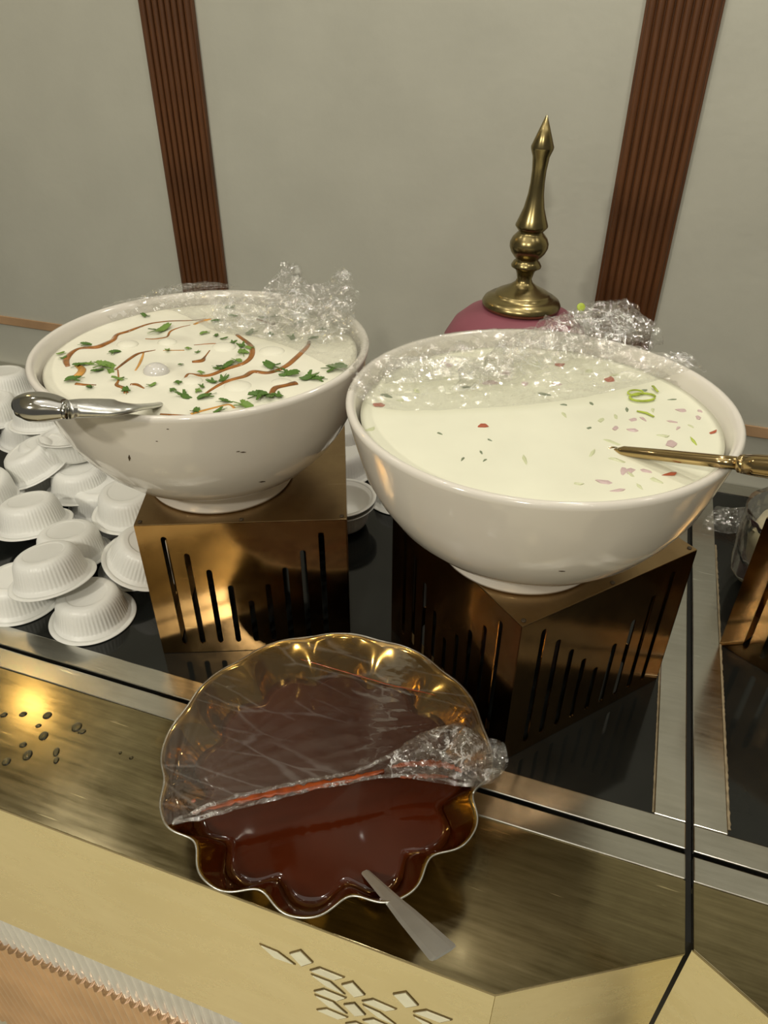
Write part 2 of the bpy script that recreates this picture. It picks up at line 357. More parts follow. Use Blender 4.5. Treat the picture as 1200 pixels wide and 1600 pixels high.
SP = slotted(RW-.0004, RH-.0016); TP = box(.0, RW, .0, RW, RH-.0014, RH, .0005); SC = lathe([(.0001, .0), (.0022, .0), (.0026, .0012), (.0012, .0014), (.0001, .0008)], 12)
FL = box(.001, .020, .001, RW-.001, .0006, .0016)
def riser(x, y, ang, label, dep=1.0):
    r = empty('slotted_riser', (x, y, 0), ang, label=label, cat='stand', group='bronze display risers')
    for k, (px, py) in enumerate(((0, 0), (RW, 0), (RW, RW), (0, RW))):
        o = link('side_panel', SP, 'bronze_riser', r); o.location = (px, py, 0); o.rotation_euler = (0, 0, k*PI/2)
    link('top_plate', TP, 'riser_top', r)
    for px, py in ((.006, .006), (RW-.006, .006), (RW/2, .005)):
        o = link('dark_hole', SC, 'chip', r); o.location = (px, py, RH-.0004)  # raised dots coloured dark for the shade inside small holes
    o = link('bottom_flange', FL, 'riser_top', r); r.scale.y = dep
    return r
riser(-.4985, .5493, math.radians(22.43), 'square bronze riser with slots in a V pattern under the left bowl of herbed cream')
riser(-.0408, .5321, math.radians(49.27), 'square bronze riser with slots turned corner forward under the right yoghurt bowl')
riser(.199, .814, math.radians(-32), 'bronze slotted riser cut off by the right edge of the picture', .36)
# ------------------------------------------------------------------ big melamine bowls
BR = .1905; RIMZ = .3885; BH = RIMZ-RH
prof = [(.0005, .010), (.078, .010), (.083, .001), (.0900, .0004), (.0912, .004), (.0875, .0205), (.0925, .0245), (.108, .0315), (.129, .0450), (.1475, .0640), (.163, .0875), (.174, .110), (.1815, .138), (.1875, .162), (.1900, BH-.0065), (BR, BH-.003), (.1885, BH-.0003), (.1855, BH), (.1825, BH-.002), (.1805, BH-.0075), (.1765, .150), (.170, .125), (.158, .095), (.140, .066), (.110, .036), (.070, .022), (.0005, .018)]
BM_ = lathe(prof, 128)
def bigbowl(x, y, label, chips=()):
    b = empty('serving_bowl', (x, y, RH+.0003), label=label, cat='bowl', group='ivory serving bowls on risers')
    link('bowl_body', BM_, 'melamine', b)
    for (px, py, L, an) in chips:
        # chip on the outer wall: march the pixel ray to the surface of revolution
        d = ray(px, py); P = None
        for i in range(900):
            Q = CAM+d*(.3+i*.0008); zr = Q.z-RH
            if 0 < zr < BH:
                for j in range(5, 15):
                    if prof[j][1] <= zr <= prof[j+1][1]:
                        tt = (zr-prof[j][1])/(prof[j+1][1]-prof[j][1]); R = prof[j][0]+tt*(prof[j+1][0]-prof[j][0])
                        if math.hypot(Q.x-x, Q.y-y) < R+.0003: P = Q
                        break
            if P: break
        if P:
            n = Vector((P.x-x, P.y-y, -.05)).normalized(); s = n.cross(zz).normalized(); u = s.cross(n)
            dr = s*math.cos(an)+u*math.sin(an); sd = n.cross(dr)
            q = [P+dr*L, P+sd*L*.22+dr*L*.1, P-dr*L, P-sd*L*.25]
            vs = [v-Vector((x, y, RH))+n*.0003 for v in q]+[v-Vector((x, y, RH))-n*.0004 for v in q]
            link('chipped_spot', mesh('chip', vs, [(0, 1, 2, 3), (7, 6, 5, 4), (0, 4, 5, 1), (1, 5, 6, 2), (2, 6, 7, 3), (3, 7, 4, 0)], False), 'chip', b)
    return b
B1 = Vector((-.4568, .6822, 0)); B2 = Vector((-.0695, .6655, 0))
bigbowl(B1.x, B1.y, 'left large ivory bowl filled with herb-topped creamy dumplings, standing on bronze riser',
        [(202, 716, .005, 1.9), (380, 707, .003, .2), (372, 706, .0018, 0), (409, 753, .0045, .35), (262, 671, .0012, 0), (245, 690, .001, 0)])
bigbowl(B2.x, B2.y, 'right large ivory bowl filled with white yoghurt, standing on corner-forward bronze riser', [(878, 893, .003, .1)])
# ------------------------------------------------------------------ contents of the bowls
def disc(R, nr, ns, hfun):
    vs = [(0, 0, hfun(0, 0))]; fs = []
    for i in range(1, nr+1):
        r = R*i/nr
        for k in range(ns):
            a = 2*PI*k/ns; x = r*math.cos(a); y = r*math.sin(a); vs.append((x, y, hfun(x, y)))
    for k in range(ns): fs.append((0, 1+k, 1+(k+1) % ns))
    for i in range(nr-1):
        for k in range(ns):
            a = 1+i*ns+k; b = 1+i*ns+(k+1) % ns; fs.append((a, a+ns, b+ns, b))
    n = len(vs); base = 1+(nr-1)*ns
    for k in range(ns):
        x, y, z = vs[base+k]; vs.append((x*.93, y*.93, z-.03))
    for k in range(ns): fs.append((base+k, n+k, n+(k+1) % ns, base+(k+1) % ns))
    fs.append(tuple(n+k for k in range(ns))[::-1])
    return mesh('disc', vs, fs)
FZ = .3735; FR = .1762
lumps = [(245, 585, .021, .009), (200, 541, .022, .006), (262, 538, .02, .006), (350, 545, .024, .006), (425, 552, .026, .006), (300, 598, .02, .005), (372, 607, .026, .006), (440, 600, .02, .004), (520, 545, .03, .006), (345, 508, .025, .005)]
LP = [(oz(a, b, FZ), r, h) for a, b, r, h in lumps]
def cream_h(x, y):
    X, Y = x+B1.x, y+B1.y; e = max(0, 1-math.hypot(x, y)/FR); z = .0016*noise.noise(Vector((X*22, Y*22, 1)))*min(1, e*6)
    for p, r, h in LP:
        d = math.hypot(X-p.x, Y-p.y)/(r*1.7)
        if d < 1: z += h*.5*(1-d*d)**2
    return z
def onfood(px, py, dz=0):
    p = oz(px, py, FZ+.001); return Vector((p.x, p.y, FZ+cream_h(p.x-B1.x, p.y-B1.y)+dz))
tag(link('cream', disc(FR, 60, 150, cream_h), 'cream', loc=(B1.x, B1.y, FZ)), 'smooth cream-coloured yoghurt sauce filling the left bowl', 'yoghurt', kind='stuff')
tag(link('yoghurt', disc(FR, 24, 120, lambda x, y: .0004*noise.noise(Vector((x*30, y*30, 4)))), 'raita', loc=(B2.x, B2.y, FZ-.0025)), 'thin white yoghurt filling the right bowl', 'yoghurt', kind='stuff')
dm = {}
for i, (p, r, h) in enumerate(LP[:8]):
    me = lathe([(.0005, 1.0), (.25, .97), (.5, .85), (.75, .62), (.92, .32), (1.0, -.1), (1.0, -.5)][::-1], 28) if i == 0 else dm['m']; dm['m'] = me
    me = me.copy() if i == 1 else me; me.materials.clear() if i == 1 else None; dm['m'] = me; o = link('dumpling', me, 'dump' if i == 0 else 'cream'); rr = r*(.62 if i else .72); o.scale = (rr, rr*.9, h*(.75 if i else 1.15)); o.location = (p.x, p.y, FZ+h*.28)
    if i == 0: tag(o, 'smooth round dumpling standing proud, bare of sauce, left of centre in the left bowl', 'dumpling', 'dumplings in the left bowl')
    else: tag(o, ['', 'cream-coated dumpling left of the big leaf, behind the bare dumpling', 'cream-coated dumpling directly behind the bare round dumpling', 'cream-coated dumpling right of the tadpole-shaped drip', 'cream-coated dumpling between the two long right drizzles, near the film', 'small cream-coated dumpling just right of the bare round dumpling', 'wide cream-coated dumpling in front of the long right drizzle', 'cream-coated dumpling at the front right by the short thick drizzle'][i], 'dumpling', 'dumplings in the left bowl')
DR = [([(106,572),(103,562),(110,552),(122,545),(137,543),(155,541),(175,532),(182,522),(200,516),(217,510),(235,505),(260,502),(290,500),(322,497)], [2.6,4,3.6,2.6,3.2,5,4.2,3.2,3.0,2.4,1.8,1.6,1.2,.7], 'tamarind', 'long dark brown drizzle curving round the left side of the herbed cream'),
([(227,529),(245,529),(260,526),(266,517),(282,511),(297,507)], [.8,1.6,1.4,1.6,1,.6], 'tamarind', 'short brown drizzle hooking round the big leaf near the back of the left bowl'),
([(180,577),(195,565),(210,554),(225,549),(243,547)], [1.4,2.2,2.6,1.6,.7], 'tamarind', 'brown drizzle rising to the right above the bare dumpling'),
([(224,550),(220,562),(212,580)], [1,1.8,1.2], 'amber', 'thin amber trickle just left of the bare dumpling'),
([(184,577),(185,592),(182,600),(193,605),(197,614)], [.9,1.2,2.4,2.8,2.6], 'tamarind', 'brown drizzle zigzagging down, left of the bare dumpling'),
([(120,570),(128,577),(122,586),(112,592)], [3.4,4.6,5,4], 'amber', 'thick amber blob under coriander at the far left of the cream'),
([(118,599),(132,600),(150,600)], [2.4,2.2,.8], 'tamarind', 'short level brown stroke at the left, near the silver ladle'),
([(204,599),(214,600),(225,606)], [2.2,2.4,1], 'tamarind', 'small brown drop in front of the bare dumpling'),
([(287,599),(292,585),(300,583),(320,587),(350,577),(380,567),(394,555),(390,537),(370,522)], [1.5,1.8,1.2,3.2,3.4,3.4,3.6,3.4,2.6], 'tamarind', 'brown drizzle hooked like a question mark in the middle of the left bowl'),
([(320,615),(350,600),(380,590),(395,580),(420,581),(445,572),(465,557),(480,542),(483,532)], [1.6,3,3.6,3.8,3.6,3.8,3.6,3.2,2.0], 'tamarind', 'long brown drizzle sweeping up to the right side of the left bowl'),
([(424,616),(430,608),(445,604),(463,599)], [3,4,3.6,4.6], 'tamarind', 'short thick brown drizzle at the right front of the left bowl'),
([(300,565),(314,563),(320,557),(328,549)], [2.6,4.2,1.4,.8], 'tamarind', 'tadpole-shaped brown drip right of the bare dumpling'),
([(303,538),(330,539),(343,540)], [.8,1.1,.8], 'tamarind', 'hair-thin brown line near the centre back of the left bowl'),
([(255,548),(288,546)], [.7,1], 'amber', 'faint amber line behind the bare dumpling'),
([(298,645),(320,638),(355,630),(366,635)], [2,1.8,1.4,1.6], 'amber', 'amber streak along the front rim of the left bowl'),
([(250,646),(275,647),(292,647)], [1.4,1.6,.8], 'tamarind', 'thin dark streak by the front rim beside the silver ladle'),
([(303,506),(316,501),(330,499)], [2,3,2], 'amber', 'amber patch at the edge of the cling film on the left bowl'),
([(400,497),(428,505)], [2,2.6], 'tamarind', 'brown drizzle seen through the film at the back of the left bowl')]
PXM = .00083
for pts, ws, mt, lb in DR:
    P = smoothpath([Vector((x, y, 0)) for x, y in pts], 6)
    wl = smoothpath([Vector((w, 0, 0)) for w in ws], 6)
    path = [onfood(p.x, p.y, .0002) for p in P]
    tag(link('drizzle', tube(path, [(max(.3, w.x)*PXM*1.15, max(.3, w.x)*PXM*.42) for w in wl], 8), mt), lb, 'sauce', 'drizzle on the herbed cream')
rnd = random.Random(5)
def leaf_mesh(seed, lobes=3):
    rd = random.Random(seed); vs = []; fs = []; n = 36
    vs.append((0, 0, 0)); 
    for k in range(n+1):
        a = -2.3+4.6*k/n
        lob = .45+.55*abs(math.cos(a*1.18))**.7; r = lob*(.80+.2*abs(math.sin(a*7+rd.random()*.3)))*(1.15 if abs(a) < .6 else .9)
        x = r*math.cos(a); y = r*math.sin(a); vs.append((x, y, .18*math.sin(3*x+seed)+.12*abs(y)+rd.random()*.05))
    for k in range(n): fs.append((0, k+1, k+2))
    m = len(vs); vs += [(-.9, -.04, .0), (-.9, .04, .0), (0, .05, .03), (0, -.05, .03)]; fs.append((m, m+3, m+2, m+1))
    m = len(vs); vs2 = [(x, y, z-.07) for x, y, z in vs]; fs2 = [tuple(i+m for i in f[::-1]) for f in fs]
    rim = [(k+1, k+2, k+2+m, k+1+m) for k in range(n)]
    me = mesh('leaf', vs+vs2, fs+fs2+rim, False); return me
LM_ = [leaf_mesh(i) for i in range(6)]
def leafat(p, size, ang, mt, label, cat='herb', grp='coriander leaves on the left bowl', tilt=.15):
    i = rnd.randrange(6); me = LM_[i]
    key = (i, mt)
    if key not in leafat.c: c = me.copy(); c.materials.clear(); c.materials.append(M[mt]); leafat.c[key] = c
    o = bpy.data.objects.new('coriander_leaf', leafat.c[key]); col.objects.link(o)
    o.location = p; o.scale = (size, size*.8, size*.7); o.rotation_euler = (rnd.uniform(-tilt, tilt), rnd.uniform(-tilt, tilt), ang)
    return tag(o, label, cat, grp)
leafat.c = {}
BIG = [(247, 517, .017, 1.2, 'large bright coriander leaf near the back of the left bowl'), (447, 585, .014, .2, 'broad dark coriander leaf on the right side of the left bowl'),
(427, 574, .013, 2.8, 'dark coriander leaf touching the long right drizzle'), (158, 573, .015, .5, 'spread coriander leaf left of centre in the left bowl'), (119, 595, .011, 3.6, 'coriander leaf over the thick amber blob at far left'),
(486, 588, .013, 4.2, 'forked coriander sprig near the right rim of the left bowl'), (520, 577, .015, .4, 'coriander sprig under the film edge at the right rim'), (402, 622, .014, 1.2, 'curled coriander sprig at the front right of the left bowl')]
for a, b, s, an, lb in BIG: leafat(onfood(a, b, .0032), s, an, 'herb2' if 'bright' in lb or 'spread' in lb else 'herb', lb)
SM = [(177,552,8),(132,540,8),(122,572,9),(172,578,8),(150,580,8),(166,569,7),(188,592,8),(197,612,8),(280,600,6),(285,616,11),(310,612,6),(325,619,10),(330,597,8),(350,592,9),(377,540,9),(380,553,11),(368,563,9),(350,572,12),(340,575,8),(500,592,9),(422,619,11),(433,618,8),(378,632,12),(350,627,9),(305,642,8),(228,494,8),(360,481,11),(368,494,8),(410,497,8),(352,531,6),(365,536,7),(392,546,7),(322,521,7),(338,526,6),(395,519,9),(420,522,7),(455,527,8),(492,529,8),(295,545,5),(235,603,6),(98,553,6),(97,560,5),(142,568,6),(282,571,4),(315,583,5),(310,551,4),(140,605,7),(262,548,5),(430,495,7),(470,505,8),(505,515,8),(340,505,7),(315,605,5),(345,640,7),(270,610,6)]
for a, b, s in SM: leafat(onfood(a, b, .0018), s*.00105, rnd.uniform(0, 6.3), rnd.choice(['herb', 'herb', 'herb2']), 'small chopped coriander leaf lying on the herbed cream in the left bowl')
# vegetable pieces in the yoghurt
def chunk(seed, curved=False):
    rd = random.Random(seed); bm = bmesh.new(); bmesh.ops.create_icosphere(bm, subdivisions=1, radius=.55)
    for v in bm.verts: v.co += Vector((rd.uniform(-.17, .17), rd.uniform(-.17, .17)+.25*(v.co.x**2), rd.uniform(-.1, .1)))
    return fromb('bit', bm)
CH = [chunk(i) for i in range(5)]; cc = {}
def bit(name, a, b, L, Wd, mt, label, cat, grp, ang=None, dz=0.0):
    i = rnd.randrange(5); key = (i, mt)
    if key not in cc: c = CH[i].copy(); c.materials.clear(); c.materials.append(M[mt]); cc[key] = c
    o = bpy.data.objects.new(name, cc[key]); col.objects.link(o); p = oz(a, b, FZ-.002)
    k = PXM; o.location = (p.x, p.y, FZ-.0025+dz); o.scale = (L*k*1.25, Wd*k*1.45, .0016); o.rotation_euler = (rnd.uniform(-.12, .12), rnd.uniform(-.12, .12), ang if ang is not None else rnd.uniform(0, 3.1))
    return tag(o, label, cat, grp)
for a, b, L, w, an, lb in [(592,633,11,8,.2,'red tomato cube at the far left of the yoghurt'),(755,665,9,7,1,'lone tomato corner left of centre in the yoghurt'),(875,570,11,8,.3,'tomato piece seen through the film near the middle of the right bowl'),(953,593,12,8,1,'bright tomato piece under the film right of centre'),(1115,675,10,3,.9,'thin tomato strip beside the right inner wall'),(1046,741,13,4,.5,'tomato strip on the ladle shadow at the front right')]:
    bit('tomato_piece', a, b, L, w, 'tomato', lb, 'tomato', 'tomato pieces in the right bowl', an, .0006)
ON = [(944,753,16,5),(974,737,14,5),(964,766,16,3),(1049,692,14,8),(1065,641,11,8),(765,597,18,12),(790,583,12,8),(820,600,10,6),(988,672,12,5),(1050,658,9,4),(1092,652,9,5),(1005,654,10,4),(962,668,10,4),(990,655,9,5),(985,735,12,6),(702,570,10,7),(695,566,10,5),(1095,642,7,4),(870,600,12,5),(1010,735,12,5),(1060,668,9,3)]
for a, b, L, w in ON: bit('onion_piece', a, b, L, w, 'onion', 'small pinkish red onion piece floating in the yoghurt of the right bowl', 'onion', 'red onion pieces in the right bowl')
CU = [(881,632,8,4,'cukedark'),(882,648,12,3,'cuke'),(820,718,4,14,'cuke'),(925,709,16,3,'cuke'),(921,668,6,3,'cukedark'),(578,671,12,5,'cuke'),(605,618,14,6,'cukedark'),(625,625,10,4,'cuke'),(723,716,7,2,'cukedark'),(758,718,6,2,'cukedark'),(752,706,6,2,'cukedark'),(766,687,6,2,'cukedark'),(688,677,6,2,'cukedark'),(980,640,9,3,'cukedark'),(1003,610,12,4,'cukedark'),(1050,624,9,2,'cukedark'),(1085,690,16,3,'lime'),(965,718,14,4,'cuke'),(985,740,9,3,'cuke'),(940,655,12,4,'cuke'),(962,650,10,3,'cuke'),(1035,680,14,4,'cuke'),(1025,750,12,5,'cuke'),(955,690,16,4,'cuke'),(840,570,18,8,'cuke'),(760,570,14,8,'cuke'),(800,580,14,6,'cuke'),(920,580,14,6,'cuke'),(960,585,12,6,'cuke'),(700,590,12,5,'cuke'),(730,605,12,5,'cukedark'),(650,610,12,5,'cuke'),(1020,640,10,3,'cuke'),(1080,665,10,3,'cuke'),(905,755,8,3,'cuke'),(1000,760,9,3,'cuke'),(852,615,16,6,'cukedark'),(925,630,8,3,'cukedark')]
for a, b, L, w, mt in CU:
    lb = {'cuke': 'pale green cucumber sliver floating in the yoghurt of the right bowl', 'cukedark': 'tiny dark green cucumber skin fleck in the yoghurt of the right bowl', 'lime': 'yellow-green strip of spring onion near the right inner wall'}[mt]
    bit('cucumber_piece', a, b, L, w, mt, lb, 'cucumber', {'cuke': 'cucumber slivers in the right bowl', 'cukedark': 'cucumber skin flecks in the right bowl', 'lime': 'spring onion in the right bowl'}[mt])
def arcpx(cx, cy, rx, ry, a0, a1, n=14): return [oz(cx+rx*math.cos(a0+(a1-a0)*i/n), cy+ry*math.sin(a0+(a1-a0)*i/n), FZ) for i in range(n+1)]
tag(link('spring_onion_ring', tube([p+Vector((0, 0, -.0004)) for p in arcpx(1004, 620, 20, 6, .3, 6.1, 24)], .0012, 6), 'lime'), 'bright green spring onion ring at the film edge of the right bowl', 'onion', 'spring onion in the right bowl')
tag(link('spring_onion_ring', tube([p+Vector((0, 0, -.0002)) for p in arcpx(993, 613, 12, 4, .9, 6.9, 20)], .0009, 6), 'lime'), 'smaller green spring onion ring overlapping behind the bright one', 'onion', 'spring onion in the right bowl')
tag(link('spring_onion_strip', tube([oz(995, 642, FZ-.0012), oz(1010, 645, FZ-.0012), oz(1022, 651, FZ-.0012)], [(.001, .0006), (.002, .0008), (.001, .0006)], 6), 'lime'), 'green spring onion strip just in front of the green ring', 'onion', 'spring onion in the right bowl')
tag(link('spring_onion_strip', tube([oz(1020, 603, FZ), oz(1028, 612, FZ)], [(.0018, .0008), (.0012, .0006)], 6), 'lime'), 'green spring onion strip just behind the green ring by the film', 'onion', 'spring onion in the right bowl')
# ------------------------------------------------------------------ ladles
def rod(name, pts, rads, mat, parent=None, seg=20): return link(name, tube(pts, rads, seg), mat, parent)
# silver ladle on left bowl rim
lz = .403
L = [(18, 637), (24, 636), (40, 635), (60, 636), (80, 637), (98, 639), (104, 639.5)]
Wd = [.0015, .0095, .0145, .0165, .0150, .0115, .0100]
r = empty('serving_ladle', oz(105, 640, lz), label='polished silver ladle with egg-shaped handle end resting on the rim of the left bowl', cat='ladle')
base = Vector(r.location)
def rel(px, py, z): return oz(px, py, z)-base
pp = smoothpath([rel(a, b, lz+.004) for a, b in L], 5); ww = smoothpath([Vector((w, 0, 0)) for w in Wd], 5)
rod('handle_end', pp, [(w.x, w.x*.8) for w in ww], 'silver', r, 28)
rod('collar', [rel(103, 640, lz+.003), rel(108, 640, lz+.003)], [(.0112, .0085), (.0106, .008)], 'silver', r)
pp = smoothpath([rel(106, 640, lz+.002), rel(125, 638, lz), rel(160, 637, lz), rel(190, 637, lz-.002), rel(215, 636, lz-.012), rel(243, 633, FZ+.002), rel(256, 628, FZ-.006)], 5)
ww = smoothpath([Vector((w, h, 0)) for w, h in ((.0095, .0085), (.0115, .0080), (.0135, .0065), (.0130, .0050), (.0095, .0032), (.0065, .0024), (.002, .0015))], 5)
rod('stem', pp, [(w.x, w.y) for w in ww], 'satin', r, 20)
# gilt ladle in yoghurt
A = oz(958, 703, FZ-.004); Bp = Vector((.1015, .5800, RIMZ+.0075)); dirv = (Bp-A).normalized()
r = empty('serving_ladle', A, label='gilt metal ladle dipped in the yoghurt and leaning over the right rim', cat='ladle')
Lr = (Bp-A).length
rod('stem', [dirv*s for s in (0, .01, .05, Lr*.9, Lr*1.06)], [(.0015, .001), (.0058, .0045), (.0062, .0052), (.0062, .0055), (.0058, .0055)], 'gold', r)
rod('collar', [dirv*(Lr*1.05), dirv*(Lr*1.07), dirv*(Lr*1.12)], [(.0055, .0055), (.0085, .0075), (.0092, .008)], 'gold', r)
rod('handle', [dirv*(Lr*1.11), dirv*(Lr*1.2), dirv*(Lr*1.7), dirv*(Lr*2.1), dirv*(Lr*2.13)], [(.0092, .008), (.0100, .009), (.0120, .011), (.010, .009), (.004, .004)], 'gold', r)
bd = (oz(930, 700, FZ-.02)-A)
rod('ladle_bowl', [Vector((0, 0, 0)), bd], [(.0058, .003), (.010, .003)], 'gold', r)
# ------------------------------------------------------------------ scalloped sauce bowl
SX, SY, SZ = -.2067, .4237, .0815
ph = math.radians(285.5)
prs = [(.0005, .0006), (.095, .0006), (.104, .0022), (.112, .008), (.124, .026), (.1375, .050), (.150, .069), (.1575, .078), (.1605, SZ)]
AMP = [0, .012, .03, .05, .085, .080, .070, .060, .056]
BK = [0, 0, 0, 0, .1, .3, .6, .9, 1.0]
def back(a):
    d = abs((math.degrees(a)-115+180) % 360-180); u = max(0, min(1, (120-d)/35)); return u*u*(3-2*u)
def sfx(a, A, B):
    u = back(a)*B; return (1+A*(1-.78*u)*(math.cos(12*(a-ph))*.85-.15*math.cos(24*(a-ph))))*(1+.036*u)
def sf(a, i): i = min(i, len(AMP)-1); return sfx(a, AMP[i], BK[i])
full = prs+[(x-.0012, z+(.0004 if i == 0 else -.0002)) for i, (x, z) in enumerate(prs[::-1])][:-1]+[(.0005, .0022)]
ams = AMP+AMP[::-1]; bks = BK+BK[::-1]
def sf2(a, i): return sfx(a, ams[min(i, len(ams)-1)], bks[min(i, len(ams)-1)])
sb = empty('scalloped_sauce_bowl', (SX, SY, .0014), label='amber bronze scalloped metal bowl of red sauce at the front of the counter', cat='bowl')
link('bowl_body', lathe(full, 360, sf2), 'bowlmetal', sb)
link('rim_edge', tube([Vector((.1603*sf(a, 8)*math.cos(a), .1603*sf(a, 8)*math.sin(a), SZ)) for a in [2*PI*k/360 for k in range(361)]], .0009, 6), 'satin', sb)
sz = .046
def saucer():
    ns = 360; vs = [(0, 0, 0)]; fs = []; nr = 12
    for i in range(1, nr+1):
        for k in range(ns):
            a = 2*PI*k/ns; R = .1340*sf(a, 5)*i/nr; vs.append((R*math.cos(a), R*math.sin(a), 0 if i < nr else .0006))
    for k in range(ns): fs.append((0, 1+k, 1+(k+1) % ns))
    for i in range(nr-1):
        for k in range(ns): a = 1+i*ns+k; b = 1+i*ns+(k+1) % ns; fs.append((a, a+ns, b+ns, b))
    n = len(vs); base = 1+(nr-1)*ns
    for k in range(ns): x, y, z = vs[base+k]; vs.append((x*.80, y*.80, -.03))
    for k in range(ns): fs.append((base+k, n+k, n+(k+1) % ns, base+(k+1) % ns))
    fs.append(tuple(n+k for k in range(ns))[::-1]); return mesh('sauce', vs, fs)
tag(link('red_sauce', saucer(), 'sauce', loc=(SX, SY, sz)), 'glossy dark red sauce filling the scalloped bronze bowl', 'sauce', kind='stuff')
# spoon in sauce
a0 = oz(566, 1358, sz-.004); a1 = oz(622, 1416, SZ+.008); dv = (a1-a0)
best = min([i*.01 for i in range(100, 400)], key=lambda s: (lambda P: abs((P-CAM).dot(RT)/(P-CAM).dot(FW)*FPX+600-694))(a0+dv*s))
a2 = a0+dv*best
sp = empty('spoon', a0, label='flat steel spoon handle sticking out over the front of the scalloped sauce bowl', cat='spoon')
def flatbar(P, ws, th=.0016):
    vs = []; fs = []; n = len(P)
    for i, p in enumerate(P):
        d = (P[min(n-1, i+1)]-P[max(0, i-1)]).normalized(); s = d.cross(zz).normalized(); u = s.cross(d)
        w = ws[i]
        vs += [p-s*w, p-s*w*.6+u*th*.5, p+s*w*.6+u*th*.5, p+s*w, p+s*w*.6-u*th*.5, p-s*w*.6-u*th*.5]
    for i in range(n-1):
        for k in range(6): fs.append((i*6+k, (i+1)*6+k, (i+1)*6+(k+1) % 6, i*6+(k+1) % 6))
    fs.append(tuple(range(6))); fs.append(tuple(range((n-1)*6, n*6))[::-1]); return mesh('bar', vs, fs, False)
P = [Vector((0, 0, 0)), (a1-a0)*.12, (a1-a0)*.9, (a2-a0)*.6, (a2-a0)*.985, (a2-a0)*1.0]
link('handle', flatbar(P, [.003, .0040, .0066, .0084, .0112, .0102]), 'spoonmetal', sp)
link('spoon_bowl', flatbar([Vector((0, 0, 0)), -dv*.25+Vector((0, 0, .000)), -dv*.5-Vector((0, 0, -.003)), -dv*.8+Vector((0, 0, .006))], [.003, .010, .014, .006]), 'satin', sp)
# ------------------------------------------------------------------ finial-topped clay pot
FY = 1.05; fb = oy(814, 470, FY); zr = fb.z
pr = [(.0005, 100), (.0012, 101), (.0150, 280), (.0146, 296), (.0112, 340), (.0096, 420), (.0096, 500), (.0108, 570), (.0140, 655), (.0190, 725), (.0222, 765), (.0224, 775), (.0180, 802), (.0165, 812), (.0190, 824), (.0240, 852), (.0268, 885), (.0268, 915), (.0240, 950), (.0185, 985), (.0150, 1000), (.0185, 1015), (.0214, 1040), (.0210, 1052), (.0150, 1068), (.0125, 1095), (.0103, 1135), (.0125, 1160), (.0200, 1190), (.0300, 1215), (.0370, 1232), (.0395, 1240), (.0400, 1252), (.0470, 1262), (.0540, 1285), (.0568, 1310), (.0560, 1335), (.0500, 1352), (.0005, 1354)]
pot = empty('finial_pot', (fb.x-.008, FY, .0), label='round maroon clay pot with a tall turned brass finial behind the right bowl', cat='pot')
zs = .000838/4.21; pot.rotation_euler.y = .024
link('finial', lathe([(r, zr+(1300-y)*zs) for r, y in pr][::-1], 64), 'brassorn', pot)
dt = zr+(1300-1345)*zs
RD = .112
dome = [(.045, 0), (.060, .0005), (.062, .006), (.085, .035), (.108, .090), (.116, .140)]
dome = [(r, z) for r, z in dome]+[(.1175, dt-.125), (.116, dt-.085), (.1085, dt-.05), (.096, dt-.027), (.078, dt-.011), (.055, dt-.001), (.030, dt+.002), (.0005, dt+.003)]
link('pot_body', lathe(dome, 72), 'maroon', pot)
# ------------------------------------------------------------------ portion cups (inverted profile: rim at z=0)
def cupmesh(seg=216):
    pr = [(.0582, .0000), (.0582, .0012), (.0520, .0018), (.0508, .0055), (.0492, .0058), (.0478, .0085), (.0462, .0160), (.0445, .0250), (.0425, .0330), (.0395, .0390), (.0350, .0420), (.0325, .04245), (.0290, .0426), (.0270, .0426), (.0266, .0422), (.0258, .0421), (.0150, .0421), (.0005, .0421)]
    def rf(a, i): return 1+(.017*abs(math.cos(27*a))-.008 if 5 <= i <= 8 else 0)
    outer = pr; inner = [(max(.0004, r-.0009), max(.0, z-.0009)) for r, z in pr[::-1]]
    n = len(pr)
    def rf2(a, i): return rf(a, i if i < n else 2*n-1-i)
    return lathe(pr[:]+[], seg, rf), lathe([(.0582, 0), (.0590, .0006), (.0582, .0015), (.0520, .0019), (.0515, .0005), (.0582, 0)], 96), lathe([(r-.0007, max(.0003, z-.0008)) for r, z in pr[:-1]]+[(.0004, .0404)], seg//3)
CB, CR, CI = cupmesh()
def cup(px, py, z, label, tilt=0, az=0, up=False, spin=0, scale=1.0):
    """px,py: centre of the rim plane"""
    p = oz(px, py, z)
    e = empty('portion_cup', p, label=label, cat='cup', group='white plastic portion cups')
    e.scale = (scale,)*3
    q = Matrix.Rotation(az, 4, 'Z') @ Matrix.Rotation(tilt, 4, 'Y') @ Matrix.Rotation(-az+spin, 4, 'Z')
    if up: q = q @ Matrix.Rotation(PI, 4, 'X')
    e.rotation_euler = q.to_euler()
    for nm, me in (('cup_wall', CB), ('cup_rim', CR), ('cup_lining', CI)): link(nm, me, 'cup', e)
    return e
def fit(pts, z, R=.0584):
    """rim centre from points on the near rim edge at height z"""
    P = [oz(a, b, z) for a, b in pts]; c = sum(P, Vector())/len(P)+Vector((0, .03, 0))
    for _ in range(200):
        g = Vector((0, 0, 0))
        for q in P:
            d = c-q; l = d.length; g += d*(R/l-1)
        c += g*(.5/len(P))
    c.z = z; return c
